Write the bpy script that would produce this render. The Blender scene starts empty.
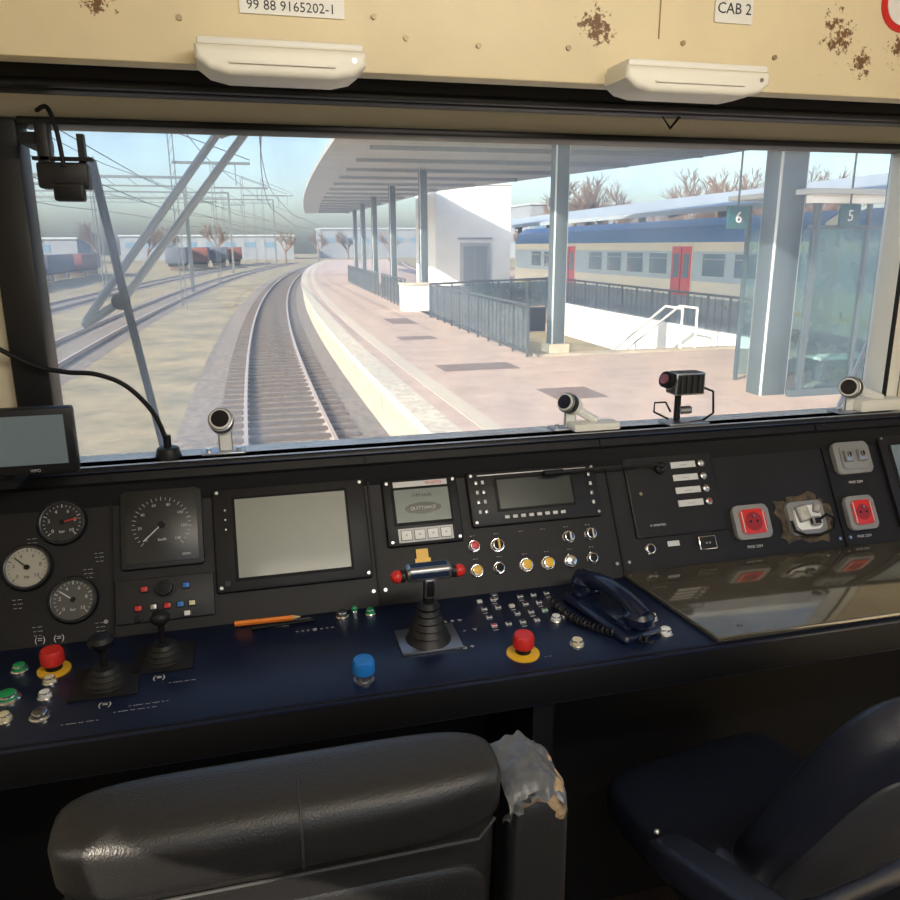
import bpy, bmesh, math, random
from mathutils import Vector as V, Matrix
random.seed(7)
S=bpy.context.scene
# ------------------------------------------------------------------ materials
MATS={}
def mat(name,col,rough=.5,metal=0,bump=0,bs=200,var=0,vs=8,emit=0,coat=0,col2=None,spec=None):
    if name in MATS: return MATS[name]
    m=bpy.data.materials.new(name); m.use_nodes=True; nt=m.node_tree; b=nt.nodes['Principled BSDF']
    b.inputs['Base Color'].default_value=(*col,1); b.inputs['Roughness'].default_value=rough; b.inputs['Metallic'].default_value=metal
    if spec is not None: b.inputs['Specular IOR Level'].default_value=spec
    if coat: b.inputs['Coat Weight'].default_value=coat; b.inputs['Coat Roughness'].default_value=.08
    if emit: b.inputs['Emission Color'].default_value=(*col,1); b.inputs['Emission Strength'].default_value=emit
    tc=nt.nodes.new('ShaderNodeTexCoord')
    if var or col2:
        n=nt.nodes.new('ShaderNodeTexNoise'); n.inputs['Scale'].default_value=vs; n.inputs['Detail'].default_value=10; n.inputs['Roughness'].default_value=.7
        nt.links.new(tc.outputs['Object'],n.inputs['Vector'])
        r=nt.nodes.new('ShaderNodeValToRGB'); r.color_ramp.elements[0].position=.35; r.color_ramp.elements[1].position=.65
        c2=col2 if col2 else tuple(max(0,c*(1-var)) for c in col)
        r.color_ramp.elements[0].color=(*c2,1); r.color_ramp.elements[1].color=(*col,1)
        nt.links.new(n.outputs['Fac'],r.inputs['Fac']); nt.links.new(r.outputs['Color'],b.inputs['Base Color'])
    if bump:
        n2=nt.nodes.new('ShaderNodeTexNoise'); n2.inputs['Scale'].default_value=bs; n2.inputs['Detail'].default_value=4
        nt.links.new(tc.outputs['Object'],n2.inputs['Vector'])
        bp=nt.nodes.new('ShaderNodeBump'); bp.inputs['Strength'].default_value=bump; bp.inputs['Distance'].default_value=.002
        nt.links.new(n2.outputs['Fac'],bp.inputs['Height']); nt.links.new(bp.outputs['Normal'],b.inputs['Normal'])
    MATS[name]=m; return m
black=mat('black_plastic',(.010,.010,.012),.45,bump=.15,bs=900,spec=.35)
blackpan=mat('black_panel_paint',(.013,.012,.0135),.5,bump=.2,bs=700,var=.3,vs=5,spec=.3)
desk_m=mat('navy_desk_paint',(.008,.014,.042),.3,bump=.10,bs=900,var=.25,vs=12)
plate_m=mat('charcoal_plate',(.022,.022,.025),.5,spec=.35)
dark=mat('near_black',(.005,.005,.006),.6,spec=.3)
rubber=mat('rubber',(.008,.008,.009),.5)
screen=mat('screen_grey',(.23,.235,.20),.35,coat=.1,spec=.5)
screen_d=mat('screen_dark',(.03,.04,.04),.2,coat=.3)
screen_g=mat('lcd_green',(.12,.15,.13),.3)
screen_b=mat('screen_blue',(.17,.23,.28),.2,coat=.4)
chrome=mat('chrome',(.75,.75,.75),.2,1)
steel=mat('brushed_steel',(.40,.40,.41),.35,1)
red=mat('red_plastic',(.62,.025,.02),.35); yellow=mat('yellow_plastic',(.85,.48,.03),.4)
orange=mat('orange_paint',(.9,.24,.03),.4); blue=mat('blue_plastic',(.015,.18,.58),.35)
green=mat('green_plastic',(.02,.34,.11),.35); white=mat('white_plastic',(.8,.8,.78),.4)
cream_p=mat('cream_button',(.72,.65,.43),.4); ink=mat('white_ink',(.6,.6,.6),.6)
ivory=mat('ivory_housing',(.82,.80,.72),.45); inkb=mat('black_ink',(.03,.03,.03),.6)
vinyl=mat('black_vinyl',(.014,.014,.015),.36,bump=.45,bs=420,spec=.55)
vinyl_n=mat('navy_vinyl',(.012,.015,.027),.36,bump=.3,bs=420,spec=.5)
piping=mat('stitching',(.022,.022,.025),.6)
foam=mat('torn_foam',(.48,.34,.20),.95,bump=1,bs=90,col2=(.24,.16,.09),vs=45)
cream=mat('cream_wall',(.76,.68,.52),.6,var=.08,vs=3)
lintel_m=mat('lintel_cream_lit',(.92,.86,.72),.6)  # cream lightened in the colour to replace light missing on this strip
sillm=mat('sill_grey',(.70,.73,.76),.35,var=.3,vs=15)
floorm=mat('lino_floor',(.05,.034,.026),.6,var=.4,vs=20)
nav_ph=mat('phone_blue',(.007,.012,.034),.25,coat=.5)
dial=mat('dial_face',(.02,.02,.022),.35); dialw=mat('dial_face_light',(.42,.40,.34),.4)
lens=mat('glass_lens',(.01,.01,.015),.12)
table_m=mat('glossy_table',(.26,.235,.18),.06,metal=.65,col2=(.16,.145,.115),vs=5,bump=.03,bs=30,coat=.7)
# outside
ballast=mat('ballast',(.26,.215,.18),.95,bump=1,bs=18,col2=(.075,.06,.05),vs=7)
railm=mat('rail_steel',(.46,.38,.33),.4,.35); sleeper_m=mat('concrete_sleeper',(.10,.075,.06),.9,var=.3,vs=6)
groundm=mat('dry_grass_gravel',(.33,.265,.15),.95,col2=(.13,.115,.075),vs=.8,bump=.5,bs=6)
paving=mat('paving',(.52,.39,.325),.8,var=.28,vs=1.8); coping=mat('coping_concrete',(.68,.61,.50),.8,var=.5,vs=9)
plat_wall=mat('platform_concrete',(.50,.43,.33),.85,var=.4,vs=3); shadow_pav=mat('painted_shadow_paving',(.19,.13,.11),.85,var=.3,vs=6)
whitewall=mat('white_render',(.80,.80,.77),.7); canopy_m=mat('canopy_panel',(.46,.50,.52),.6,var=.15,vs=1)
rib_m=mat('canopy_rib',(.30,.34,.37),.6)
postm=mat('post_grey_blue',(.07,.095,.11),.5,.2); fence_m=mat('fence_steel',(.06,.075,.09),.5,.3)
mastm=mat('galvanised',(.13,.15,.16),.5,.4); trunk=mat('twig_brown',(.13,.085,.065),.9)
trainw=mat('train_cream',(.74,.70,.57),.4); trainb=mat('train_blue',(.03,.15,.40),.4); trainwin=mat('train_window',(.11,.19,.27),.12)
wagon=mat('wagon_red',(.15,.045,.035),.6); wagonb=mat('wagon_blue_grey',(.06,.075,.11),.6)
bldg=mat('far_building',(.20,.225,.26),.8,var=.2,vs=.3); signm=mat('sign_green',(.015,.07,.09),.4)
def glassmat(name,tint,gl,haze):
    m=bpy.data.materials.new(name); m.use_nodes=True; nt=m.node_tree; nt.nodes.clear()
    o=nt.nodes.new('ShaderNodeOutputMaterial'); t=nt.nodes.new('ShaderNodeBsdfTransparent'); t.inputs[0].default_value=(*tint,1)
    g=nt.nodes.new('ShaderNodeBsdfGlossy'); g.inputs['Roughness'].default_value=.03
    d=nt.nodes.new('ShaderNodeBsdfTranslucent'); d.inputs[0].default_value=(.84,.93,1,1)
    lw=nt.nodes.new('ShaderNodeFresnel'); lw.inputs[0].default_value=1.3
    mu=nt.nodes.new('ShaderNodeMath'); mu.operation='MULTIPLY'; mu.inputs[1].default_value=gl
    nt.links.new(lw.outputs[0],mu.inputs[0])
    m1=nt.nodes.new('ShaderNodeMixShader'); nt.links.new(mu.outputs[0],m1.inputs[0]); nt.links.new(t.outputs[0],m1.inputs[1]); nt.links.new(g.outputs[0],m1.inputs[2])
    tc=nt.nodes.new('ShaderNodeTexCoord'); n=nt.nodes.new('ShaderNodeTexNoise'); n.inputs['Scale'].default_value=4; n.inputs['Detail'].default_value=8
    nt.links.new(tc.outputs['Object'],n.inputs['Vector'])
    mr=nt.nodes.new('ShaderNodeMapRange'); mr.inputs[1].default_value=.35; mr.inputs[2].default_value=.7; mr.inputs[3].default_value=haze*.6; mr.inputs[4].default_value=haze*1.5
    nt.links.new(n.outputs['Fac'],mr.inputs[0])
    m2=nt.nodes.new('ShaderNodeMixShader'); nt.links.new(mr.outputs[0],m2.inputs[0]); nt.links.new(m1.outputs[0],m2.inputs[1]); nt.links.new(d.outputs[0],m2.inputs[2])
    nt.links.new(m2.outputs[0],o.inputs[0]); return m
glass_ws=glassmat('windshield_glass',(.97,.99,1),.6,.17)  # haze mixed into the glass stands for dust, bluish reflections and distant haze
glass_sh=glassmat('shelter_glass',(.66,.84,.84),.8,.18)
glass_fence=glassmat('fence_glass',(.6,.68,.7),.6,.15)
# ------------------------------------------------------------------ mesh builder
def align(d):
    return V(d).normalized().to_track_quat('Z','Y').to_matrix().to_4x4()
class B:
    def __init__(s,name): s.n=name; s.bm=bmesh.new(); s.m=[]
    def mi(s,m):
        if m not in s.m: s.m.append(m)
        return s.m.index(m)
    def _paint(s,verts,m):
        fs={f for v in verts for f in v.link_faces}; i=s.mi(m)
        for f in fs: f.material_index=i; f.smooth=True
        return fs
    def box(s,c,size,m,M=None,bev=0,seg=2,rot=None):
        X=Matrix.Translation(V(c))
        if rot: X=X@rot
        X=X@Matrix.Diagonal((*size,1))
        if M: X=M@X
        r=bmesh.ops.create_cube(s.bm,size=1,matrix=X); fs=s._paint(r['verts'],m)
        if bev:
            es={e for f in fs for e in f.edges}
            bmesh.ops.bevel(s.bm,geom=list(es),offset=min(bev,min(size)*.45),segments=seg,profile=.5,affect='EDGES',clamp_overlap=True)
        return s
    def cyl(s,p0,p1,r0,m,r1=None,M=None,seg=20,bev=0):
        p0=V(p0);p1=V(p1); r1=r0 if r1 is None else r1; L=(p1-p0).length
        X=Matrix.Translation((p0+p1)/2)@align(p1-p0)
        if M: X=M@X
        r=bmesh.ops.create_cone(s.bm,cap_ends=True,segments=seg,radius1=r0,radius2=r1,depth=L,matrix=X); fs=s._paint(r['verts'],m)
        if bev:
            es={e for f in fs if len(f.verts)>4 for e in f.edges}
            bmesh.ops.bevel(s.bm,geom=list(es),offset=bev,segments=2,profile=.5,affect='EDGES',clamp_overlap=True)
        return s
    def sph(s,c,r,m,M=None,sc=(1,1,1),seg=18):
        X=Matrix.Translation(V(c))@Matrix.Diagonal((*sc,1))
        if M: X=M@X
        q=bmesh.ops.create_uvsphere(s.bm,u_segments=seg,v_segments=seg//2+2,radius=r,matrix=X); s._paint(q['verts'],m); return s
    def sq(s,c,size,m,M=None,e1=.5,e2=.3,nu=56,nv=22,fn=None):
        """superquadric cushion, depth axis = z"""
        M=M or Matrix(); bm=s.bm; i=s.mi(m); c=V(c); rings=[]
        pw=lambda t,e: math.copysign(abs(t)**e,t)
        for a in range(1,nv):
            eta=-math.pi/2+math.pi*a/nv; ring=[]
            for k in range(nu):
                om=2*math.pi*(k+.5)/nu; ce=pw(math.cos(eta),e1)
                p=V((size[0]/2*ce*pw(math.cos(om),e2),size[1]/2*ce*pw(math.sin(om),e2),size[2]/2*pw(math.sin(eta),e1)))
                if fn: p=fn(p)
                ring.append(bm.verts.new(M@(c+p)))
            rings.append(ring)
        for A,Bq in zip(rings,rings[1:]):
            for k in range(nu):
                f=bm.faces.new((A[k],A[(k+1)%nu],Bq[(k+1)%nu],Bq[k])); f.material_index=i; f.smooth=True
        for rg,fl in ((rings[0],1),(rings[-1],0)):
            f=bm.faces.new(rg[::-1] if fl else rg); f.material_index=i; f.smooth=True
        return s
    def lathe(s,prof,m,M=None,seg=28,cap=True):
        M=M or Matrix(); rings=[]; bm=s.bm; i=s.mi(m)
        for r,z in prof:
            rings.append([bm.verts.new(M@V((r*math.cos(2*math.pi*k/seg),r*math.sin(2*math.pi*k/seg),z))) for k in range(seg)])
        for a,b in zip(rings,rings[1:]):
            for k in range(seg):
                f=bm.faces.new((a[k],a[(k+1)%seg],b[(k+1)%seg],b[k])); f.material_index=i; f.smooth=True
        if cap:
            for rg,fl in ((rings[0],1),(rings[-1],0)):
                f=bm.faces.new(rg[::-1] if fl else rg); f.material_index=i; f.smooth=True
        return s
    def tube(s,pts,r,m,M=None,seg=8):
        pts=[V(p) for p in pts]; 
        if M: pts=[M@p for p in pts]
        bm=s.bm; i=s.mi(m); rings=[]; up=None
        for k,p in enumerate(pts):
            t=(pts[min(k+1,len(pts)-1)]-pts[max(k-1,0)]).normalized()
            if up is None: up=t.orthogonal().normalized()
            up=(up-t*up.dot(t)).normalized(); bi=t.cross(up); rr=r[k] if isinstance(r,(list,tuple)) else r
            rings.append([bm.verts.new(p+(up*math.cos(2*math.pi*j/seg)+bi*math.sin(2*math.pi*j/seg))*rr) for j in range(seg)])
        for a,b in zip(rings,rings[1:]):
            for j in range(seg):
                f=bm.faces.new((a[j],a[(j+1)%seg],b[(j+1)%seg],b[j])); f.material_index=i; f.smooth=True
        for rg in (rings[0][::-1],rings[-1]):
            f=bm.faces.new(rg); f.material_index=i
        return s
    def prism(s,poly,z0,z1,m,M=None,bev=0,seg=3):
        M=M or Matrix(); bm=s.bm; i=s.mi(m)
        a=[bm.verts.new(M@V((x,y,z0))) for x,y in poly]; b=[bm.verts.new(M@V((x,y,z1))) for x,y in poly]; n=len(poly)
        caps=[bm.faces.new(a[::-1]),bm.faces.new(b)]; fs=caps[:]
        for k in range(n): fs.append(bm.faces.new((a[k],a[(k+1)%n],b[(k+1)%n],b[k])))
        for f in fs: f.material_index=i; f.smooth=True
        if bev:
            es={e for f in caps for e in f.edges}
            bmesh.ops.bevel(bm,geom=list(es),offset=bev,segments=seg,profile=.5,affect='EDGES',clamp_overlap=True)
        return s
    def text(s,t,size,m,M,align_x='CENTER'):
        c=bpy.data.curves.new('tmp','FONT'); c.body=t; c.size=size; c.align_x=align_x; c.align_y='CENTER'; c.resolution_u=2; c.extrude=size*.01
        o=bpy.data.objects.new('tmp',c); bpy.context.collection.objects.link(o); bpy.context.view_layer.update()
        me=bpy.data.meshes.new_from_object(o.evaluated_get(bpy.context.evaluated_depsgraph_get()))
        i=s.mi(m)
        vs=[s.bm.verts.new(M@v.co) for v in me.vertices]
        for pg in me.polygons:
            try: f=s.bm.faces.new([vs[k] for k in pg.vertices]); f.material_index=i
            except ValueError: pass
        bpy.data.objects.remove(o); bpy.data.curves.remove(c); bpy.data.meshes.remove(me); return s
    def done(s,loc=None,ang=35):
        me=bpy.data.meshes.new(s.n); bmesh.ops.recalc_face_normals(s.bm,faces=s.bm.faces)
        s.bm.to_mesh(me); s.bm.free()
        for m in s.m: me.materials.append(m)
        me.set_sharp_from_angle(angle=math.radians(ang))
        o=bpy.data.objects.new(s.n,me); bpy.context.collection.objects.link(o); return o
T=Matrix.Translation
def frame(o,x,y,z):
    M=Matrix.Identity(4)
    for i,a in enumerate((x,y,z)):
        for j in range(3): M[j][i]=a[j]
    for j in range(3): M[j][3]=o[j]
    return M
dP=V((0,.168,.287)).normalized(); nP=V((1,0,0)).cross(dP)
dD=V((0,.3,.015)).normalized(); nD=V((1,0,0)).cross(dD)
def P(x,s,h=0): return frame(V((0,1.48,.875))+V((x,0,0))+dP*s+nP*h,(1,0,0),dP,nP)
def D(x,s,h=0): return frame(V((0,1.18,.86))+V((x,0,0))+dD*s+nD*h,(1,0,0),dD,nD)
def Fr(x,y,z): return frame((x,y,z),(1,0,0),(0,0,1),(0,-1,0))
def rz(a): return Matrix.Rotation(a,4,'Z')
def rrect(w,h,r,n=6,cx=0,cy=0):
    pts=[]
    for (sx,sy,a0) in ((1,1,0),(-1,1,90),(-1,-1,180),(1,-1,270)):
        for k in range(n+1):
            a=math.radians(a0+90*k/n); pts.append((cx+sx*(w/2-r)+r*math.cos(a),cy+sy*(h/2-r)+r*math.sin(a)))
    return pts
# ------------------------------------------------------------------ cab shell
XL,XR,YB,YF=-.85,2.05,-.9,1.76
B('floor').box(((XL+XR)/2,(YB+YF)/2,-.03),(XR-XL+.1,YF-YB+.1,.06),floorm).done()
B('ceiling').box(((XL+XR)/2,(YB+YF)/2,2.28),(XR-XL+.1,YF-YB+.1,.06),cream).done()
def wallx(name,x,y0,y1,wy0,wy1,wz0,wz1):
    b=B(name); t=.06
    b.box((x,(y0+wy0)/2,1.125),(t,wy0-y0,2.25),cream).box((x,(y1+wy1)/2,1.125),(t,y1-wy1,2.25),cream)
    b.box((x,(wy0+wy1)/2,wz0/2),(t,wy1-wy0,wz0),cream).box((x,(wy0+wy1)/2,(wz1+2.25)/2),(t,wy1-wy0,2.25-wz1),cream)
    for yy in (wy0,wy1): b.box((x,yy,(wz0+wz1)/2),(t+.02,.03,wz1-wz0),black)
    for zz in (wz0,wz1): b.box((x,(wy0+wy1)/2,zz),(t+.02,wy1-wy0,.03),black)
    return b.done()
wallx('wall_left',XL-.03,YB,YF,-.55,.25,1.12,1.88)
b=B('added_sun_blocker'); b.box((XL+.012,-.15,1.66),(.008,.80,.46),ivory); b.cyl((XL+.02,-.55,1.87),(XL+.02,.25,1.87),.022,black); b.box((XL+.012,-.15,1.425),(.016,.80,.02),black,bev=.004); b.done()  # added unseen blind, sized to keep sun off the desk fascia
wallx('wall_right',XR+.03,YB,YF,-.5,1.1,1.12,1.88)
b=B('wall_back')
b.box((-.45,YB-.03,1.125),(.8,.06,2.25),cream).box((1.65,YB-.03,1.125),(.8,.06,2.25),cream).box((.6,YB-.03,.5),(1.3,.06,1.0),cream).box((.6,YB-.03,2.1),(1.3,.06,.3),cream)
b.done()
b=B('wall_front')
gx0,gx1,gz0,gz1=-.39,1.66,1.14,1.825
b.box(((XL+gx0-.07)/2,YF+.03,1.125),(gx0-.07-XL,.08,2.25),cream).box(((XR+gx1+.05)/2,YF+.03,1.125),(XR-gx1-.05,.08,2.25),cream)
b.box(((gx0+gx1)/2,YF+.04,.55),(gx1-gx0+.14,.06,1.10),dark).box(((gx0+gx1)/2,YF+.03,2.045),(gx1-gx0+.14,.08,.41),lintel_m)
b.done()
b=B('window_1')
b.box((gx0-.035,YF,(gz0+gz1)/2),(.07,.09,gz1-gz0+.02),black,bev=.008)
b.box((gx1+.02,YF,(gz0+gz1)/2),(.05,.09,gz1-gz0+.02),ivory,bev=.008)
b.box(((gx0+gx1)/2,YF,gz1+.006),(gx1-gx0,.09,.014),black,bev=.004).box(((gx0+gx1)/2,YF+.02,gz0-.01),(gx1-gx0,.09,.03),black,bev=.005)
b.box(((gx0+gx1)/2,YF+.03,(gz0+gz1)/2),(gx1-gx0+.02,.006,gz1-gz0+.02),glass_ws)
b.done()
# header locker panel with rust
hm=mat('header_cream',(.80,.69,.46),.5,var=.07,vs=4)
nt=hm.node_tree; bs=nt.nodes['Principled BSDF']; src=bs.inputs['Base Color'].links[0].from_socket
tc=nt.nodes.new('ShaderNodeTexCoord'); acc=None
for (cx,cz,rad) in ((-.19,1.975,.045),(.655,1.985,.06),(1.17,2.0,.07),(1.32,1.98,.05),(1.23,1.95,.05),(.16,1.995,.02)):
    d=nt.nodes.new('ShaderNodeVectorMath'); d.operation='DISTANCE'; d.inputs[1].default_value=(cx,1.45,cz); nt.links.new(tc.outputs['Object'],d.inputs[0])
    mr=nt.nodes.new('ShaderNodeMapRange'); mr.inputs[1].default_value=0; mr.inputs[2].default_value=rad; mr.inputs[3].default_value=.30; mr.inputs[4].default_value=0; nt.links.new(d.outputs['Value'],mr.inputs[0])
    if acc is None: acc=mr.outputs[0]
    else:
        mx=nt.nodes.new('ShaderNodeMath'); mx.operation='MAXIMUM'; nt.links.new(acc,mx.inputs[0]); nt.links.new(mr.outputs[0],mx.inputs[1]); acc=mx.outputs[0]
n=nt.nodes.new('ShaderNodeTexNoise'); n.inputs['Scale'].default_value=90; n.inputs['Detail'].default_value=8; n.inputs['Roughness'].default_value=.7; nt.links.new(tc.outputs['Object'],n.inputs['Vector'])
ad=nt.nodes.new('ShaderNodeMath'); ad.operation='ADD'; nt.links.new(acc,ad.inputs[0]); nt.links.new(n.outputs['Fac'],ad.inputs[1])
st=nt.nodes.new('ShaderNodeMapRange'); st.inputs[1].default_value=.69; st.inputs[2].default_value=.74; nt.links.new(ad.outputs[0],st.inputs[0])
mix=nt.nodes.new('ShaderNodeMixRGB'); mix.inputs[2].default_value=(.18,.09,.04,1); nt.links.new(st.outputs[0],mix.inputs[0]); nt.links.new(src,mix.inputs[1]); nt.links.new(mix.outputs[0],bs.inputs['Base Color'])
b=B('overhead_locker')
b.box((.6,1.475,2.068),(2.88,.05,.362),hm,bev=.006)
b.box((.6,1.6,1.955),(2.88,.25,.02),dark)
for x in (-.62,.78,1.75): b.box((x,1.4492,2.12),(.002,.002,.3),mat('seam_brown',(.3,.22,.12),.7))
for x,z in ((-.35,1.93),(-.07,1.955),(.245,1.975),(.30,1.945),(.43,1.94),(.60,1.945),(.83,1.965),(1.03,1.95),(1.22,1.945),(1.4,1.96)):
    b.cyl((x,1.451,z),(x,1.445,z),.0045,mat('worn_screw',(.35,.28,.18),.5,.6),seg=10)
b.done()
b=B('fleet_number_sign'); b.box((.11,1.447,1.985),(.17,.004,.035),white); b.text('99 88 9165202-1',.021,inkb,Fr(.108,1.4445,1.980)); b.done()
b=B('cab_sign'); b.box((.932,1.447,2.028),(.080,.004,.048),white); b.text('CAB 2',.027,inkb,Fr(.932,1.4445,2.028)); b.done()
b=B('prohibition_sign'); b.cyl((1.315,1.45,2.062),(1.315,1.446,2.062),.052,red,seg=32).cyl((1.315,1.4462,2.062),(1.315,1.4445,2.062),.04,white,seg=32).box((1.315,1.444,2.062),(.09,.002,.01),red,rot=Matrix.Rotation(.78,4,'Y')); b.done()
def lamp(x0,x1,z0,z1):
    b=B('ceiling_lamp'); w=x1-x0; M=frame(((x0+x1)/2,1.36,(z0+z1)/2),(1,0,0),(0,0,1),(0,-1,0))
    h=z1-z0
    poly=[(-w/2,h/2),(-w/2,0),(-w/2+.02,-h*.35),(-w/2+.05,-h/2),(w/2-.05,-h/2),(w/2-.02,-h*.35),(w/2,0),(w/2,h/2)][::-1]
    b.prism(poly,-.10,.0,ivory,M,bev=.010,seg=4)
    b.box((0,h/2+.005,-.05),(w*.97,.012,.09),white,M,bev=.004)
    b.box((0,-h*.1,.002),(w*.62,.004,.006),white,M,bev=.0015)
    b.cyl((w/2-.02,h*.15,.001),(w/2-.02,h*.15,-.004),.004,steel,M=M,seg=10)
    b.done()
lamp(-.048,.217,1.858,1.902); lamp(.675,.965,1.862,1.905)
b=B('roller_blind'); 
b.box((.6,1.605,1.896),(2.8,.06,.07),black,bev=.012,seg=3).box((.6,1.572,1.872),(2.8,.02,.014),black,bev=.004)
b.tube([(.925,1.60,1.866),(.875,1.60,1.866),(.900,1.6,1.838),(.925,1.6,1.866)],.003,dark)
b.done()
# ------------------------------------------------------------------ console
b=B('driver_console')
W0,W1=-.84,2.04
b.box(((W0+W1)/2,.15,-.012),(W1-W0,.30,.024),desk_m,D(0,0),bev=.004)
b.box(((W0+W1)/2,-.006,-.035),(W1-W0,.014,.07),dark,D(0,0),bev=.004)
b.box(((W0+W1)/2,.165,-.015),(W1-W0,.345,.03),blackpan,P(0,0))
b.box(((W0+W1)/2,.331,.004),(W1-W0,.014,.016),black,P(0,0),bev=.004)
b.box(((W0+W1)/2,1.60,.44),(W1-W0,.28,.86),dark)
for x in (-.7,.48,1.9): b.box((x,1.32,.42),(.04,.28,.84),dark)
b.box(((W0+W1)/2,1.685,1.15),(W1-W0,.06,.03),sillm,bev=.004)
b.box((.635,1.722,1.15),(2.04,.10,.03),sillm,bev=.004)
b.box(((W0+W1)/2,1.66,1.0),(W1-W0,.10,.28),dark)
for x in (-.287,.232,.79,1.385): b.box((x,.166,.002),(.004,.33,.004),dark,P(0,0))
for x in (-.30,-.27,.22,.245,.775,.805,1.37,1.4,1.9):
    for s in (.03,.30): b.cyl((x,s,0),(x,s,.004),.004,steel,M=P(0,0),seg=10)
b.done()
b=B('side_table')
b.prism([(.782,.296),(.832,-.002),(2.03,-.002),(2.03,.296)],.001,.012,table_m,D(0,0),bev=.003)
for x,s in ((.85,.27),(.9,.03),(1.3,.02),(1.3,.27)): b.cyl((x,s,.012),(x,s,.014),.006,steel,M=D(0,0),seg=12)
b.done()
def gauge(name,x,s,r,face=dial,ang=2.2,needle=ink):
    b=B(name); M=P(x,s)
    b.lathe([(r*1.12,0),(r*1.12,.006),(r*1.05,.011),(r*.93,.011),(r*.92,.006)],black,M,cap=False)
    b.lathe([(r*.99,.0112),(r*.96,.013),(r*.92,.0112)],steel,M,cap=False)
    b.cyl((0,0,0),(0,0,.007),r*.93,face,M=M,seg=32)
    mk=inkb if face is dialw else ink
    for k in range(21):
        a=math.radians(225-270*k/20); L=.16 if k%5==0 else .09
        b.box((0,0,0),(r*L,.0009 if k%5 else .0015,.0006),mk,M@T((math.cos(a)*r*.8,math.sin(a)*r*.8,.0075))@rz(a))
    for k,t in enumerate(('0','2','4','6','8','10')):
        a=math.radians(225-54*k); b.text(t,r*.24,mk,M@T((math.cos(a)*r*.58,math.sin(a)*r*.58,.0076)))
    b.text('bar',r*.2,mk,M@T((0,-r*.45,.0076)))
    b.box((0,0,0),(r*.85,.0022,.001),needle,M@T((0,0,.009))@rz(ang)@T((r*.3,0,0)))
    b.cyl((0,0,.007),(0,0,.011),r*.12,dark,M=M,seg=14)
    b.done()
gauge('pressure_gauge',-.376,.231,.041,dial,.2,red)
gauge('pressure_gauge',-.438,.149,.041,dialw,2.4,inkb)
gauge('pressure_gauge',-.357,.078,.041,mat('dial_face_mid',(.09,.09,.085),.35),2.5,ink)
b=B('gauge_label_plate')
for x,s in ((-.45,.285),(-.43,.205),(-.325,.30),(-.31,.165),(-.33,.135),(-.38,.305),(-.455,.09),(-.42,.035),(-.31,.03)):
    for k in range(3): b.text('-- --- -'[:7-k],.009,ink,P(x,s-k*.008,.0008))
b.text('(=)   (=)',.016,ink,P(-.40,.010,.001)); b.text('FREINS',.010,ink,P(-.44,.299,.001)); b.done()
# speedometer
b=B('speedometer'); M=P(-.191,.208)
b.box((0,0,.006),(.158,.17,.012),plate_m,M,bev=.006); b.box((0,0,.0125),(.138,.15,.002),dial,M,bev=.0008)
for k in range(29):
    a=math.radians(225-270*k/28); b.box((0,0,0),(.008 if k%2==0 else .005,.0009,.0006),ink,M@T((math.cos(a)*.053,math.sin(a)*.053,.0138))@rz(a))
for k in range(8):
    a=math.radians(225-270*k/7); b.text(str(k*20),.008,ink,M@T((math.cos(a)*.042,math.sin(a)*.042,.0138)))
b.text('km/h',.008,ink,M@T((0,-.03,.0138))); b.text('ooo',.010,ink,M@T((.045,-.062,.0138)))
b.box((0,0,0),(.055,.0022,.001),ink,M@T((0,0,.016))@rz(math.radians(222))@T((.02,0,0))); b.cyl((0,0,.013),(0,0,.018),.007,dark,M=M)
b.done()
def pbtn(x,s,r,m,ring=chrome,h=.008,b=None,fr=P):
    M=fr(x,s); b.lathe([(r*1.3,0),(r*1.3,.003),(r*1.12,.005),(r*1.1,.0045)],ring,M,seg=20); b.cyl((0,0,.002),(0,0,h),r,m,M=M,seg=20,bev=r*.2)
b=B('indicator_button_panel'); 
b.box((-.19,.062,.004),(.185,.085,.008),plate_m,P(0,0),bev=.003)
b.cyl((-.19,.082,.008),(-.19,.082,.026),.016,dark,M=P(0,0),bev=.003).cyl((-.19,.082,.006),(-.19,.082,.01),.021,black,M=P(0,0))
for x,s,m in ((-.228,.083,red),(-.15,.083,blue),(-.24,.047,red),(-.212,.047,steel),(-.186,.047,red),(-.162,.047,blue),(-.14,.047,cream_p),(-.212,.028,white),(-.15,.028,white),(-.24,.028,dark)):
    b.box((x,s,.010),(.015,.013,.008),m,P(0,0),bev=.002)
b.done()
def monitor(name,x,s,w,h,sw,sh,scr,extra=None,dx=0,dy=0,dep=.012):
    b=B(name); M=P(x,s)
    b.box((0,0,dep/2),(w,h,dep),black,M,bev=.006); b.box((dx,dy,dep+.001),(sw+.012,sh+.012,.003),dark,M,bev=.001); b.box((dx,dy,dep+.0025),(sw,sh,.002),scr,M)
    for i in (-1,1):
        for j in (-1,1): b.cyl((i*(w/2-.01),j*(h/2-.01),dep),(i*(w/2-.01),j*(h/2-.01),dep+.002),.0035,steel,M=M,seg=8)
    if extra: extra(b,M,dep)
    return b.done()
def ex0(b,M,d):
    for k in range(3): b.cyl((-.133,.06-.02*k,d),(-.133,.06-.02*k,d+.003),.002,steel,M=M,seg=8)
    b.box((-.135,-.09,d+.001),(.01,.01,.002),plate_m,M)
monitor('display_monitor',.065,.166,.315,.215,.226,.162,screen,ex0,0,0)
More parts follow.
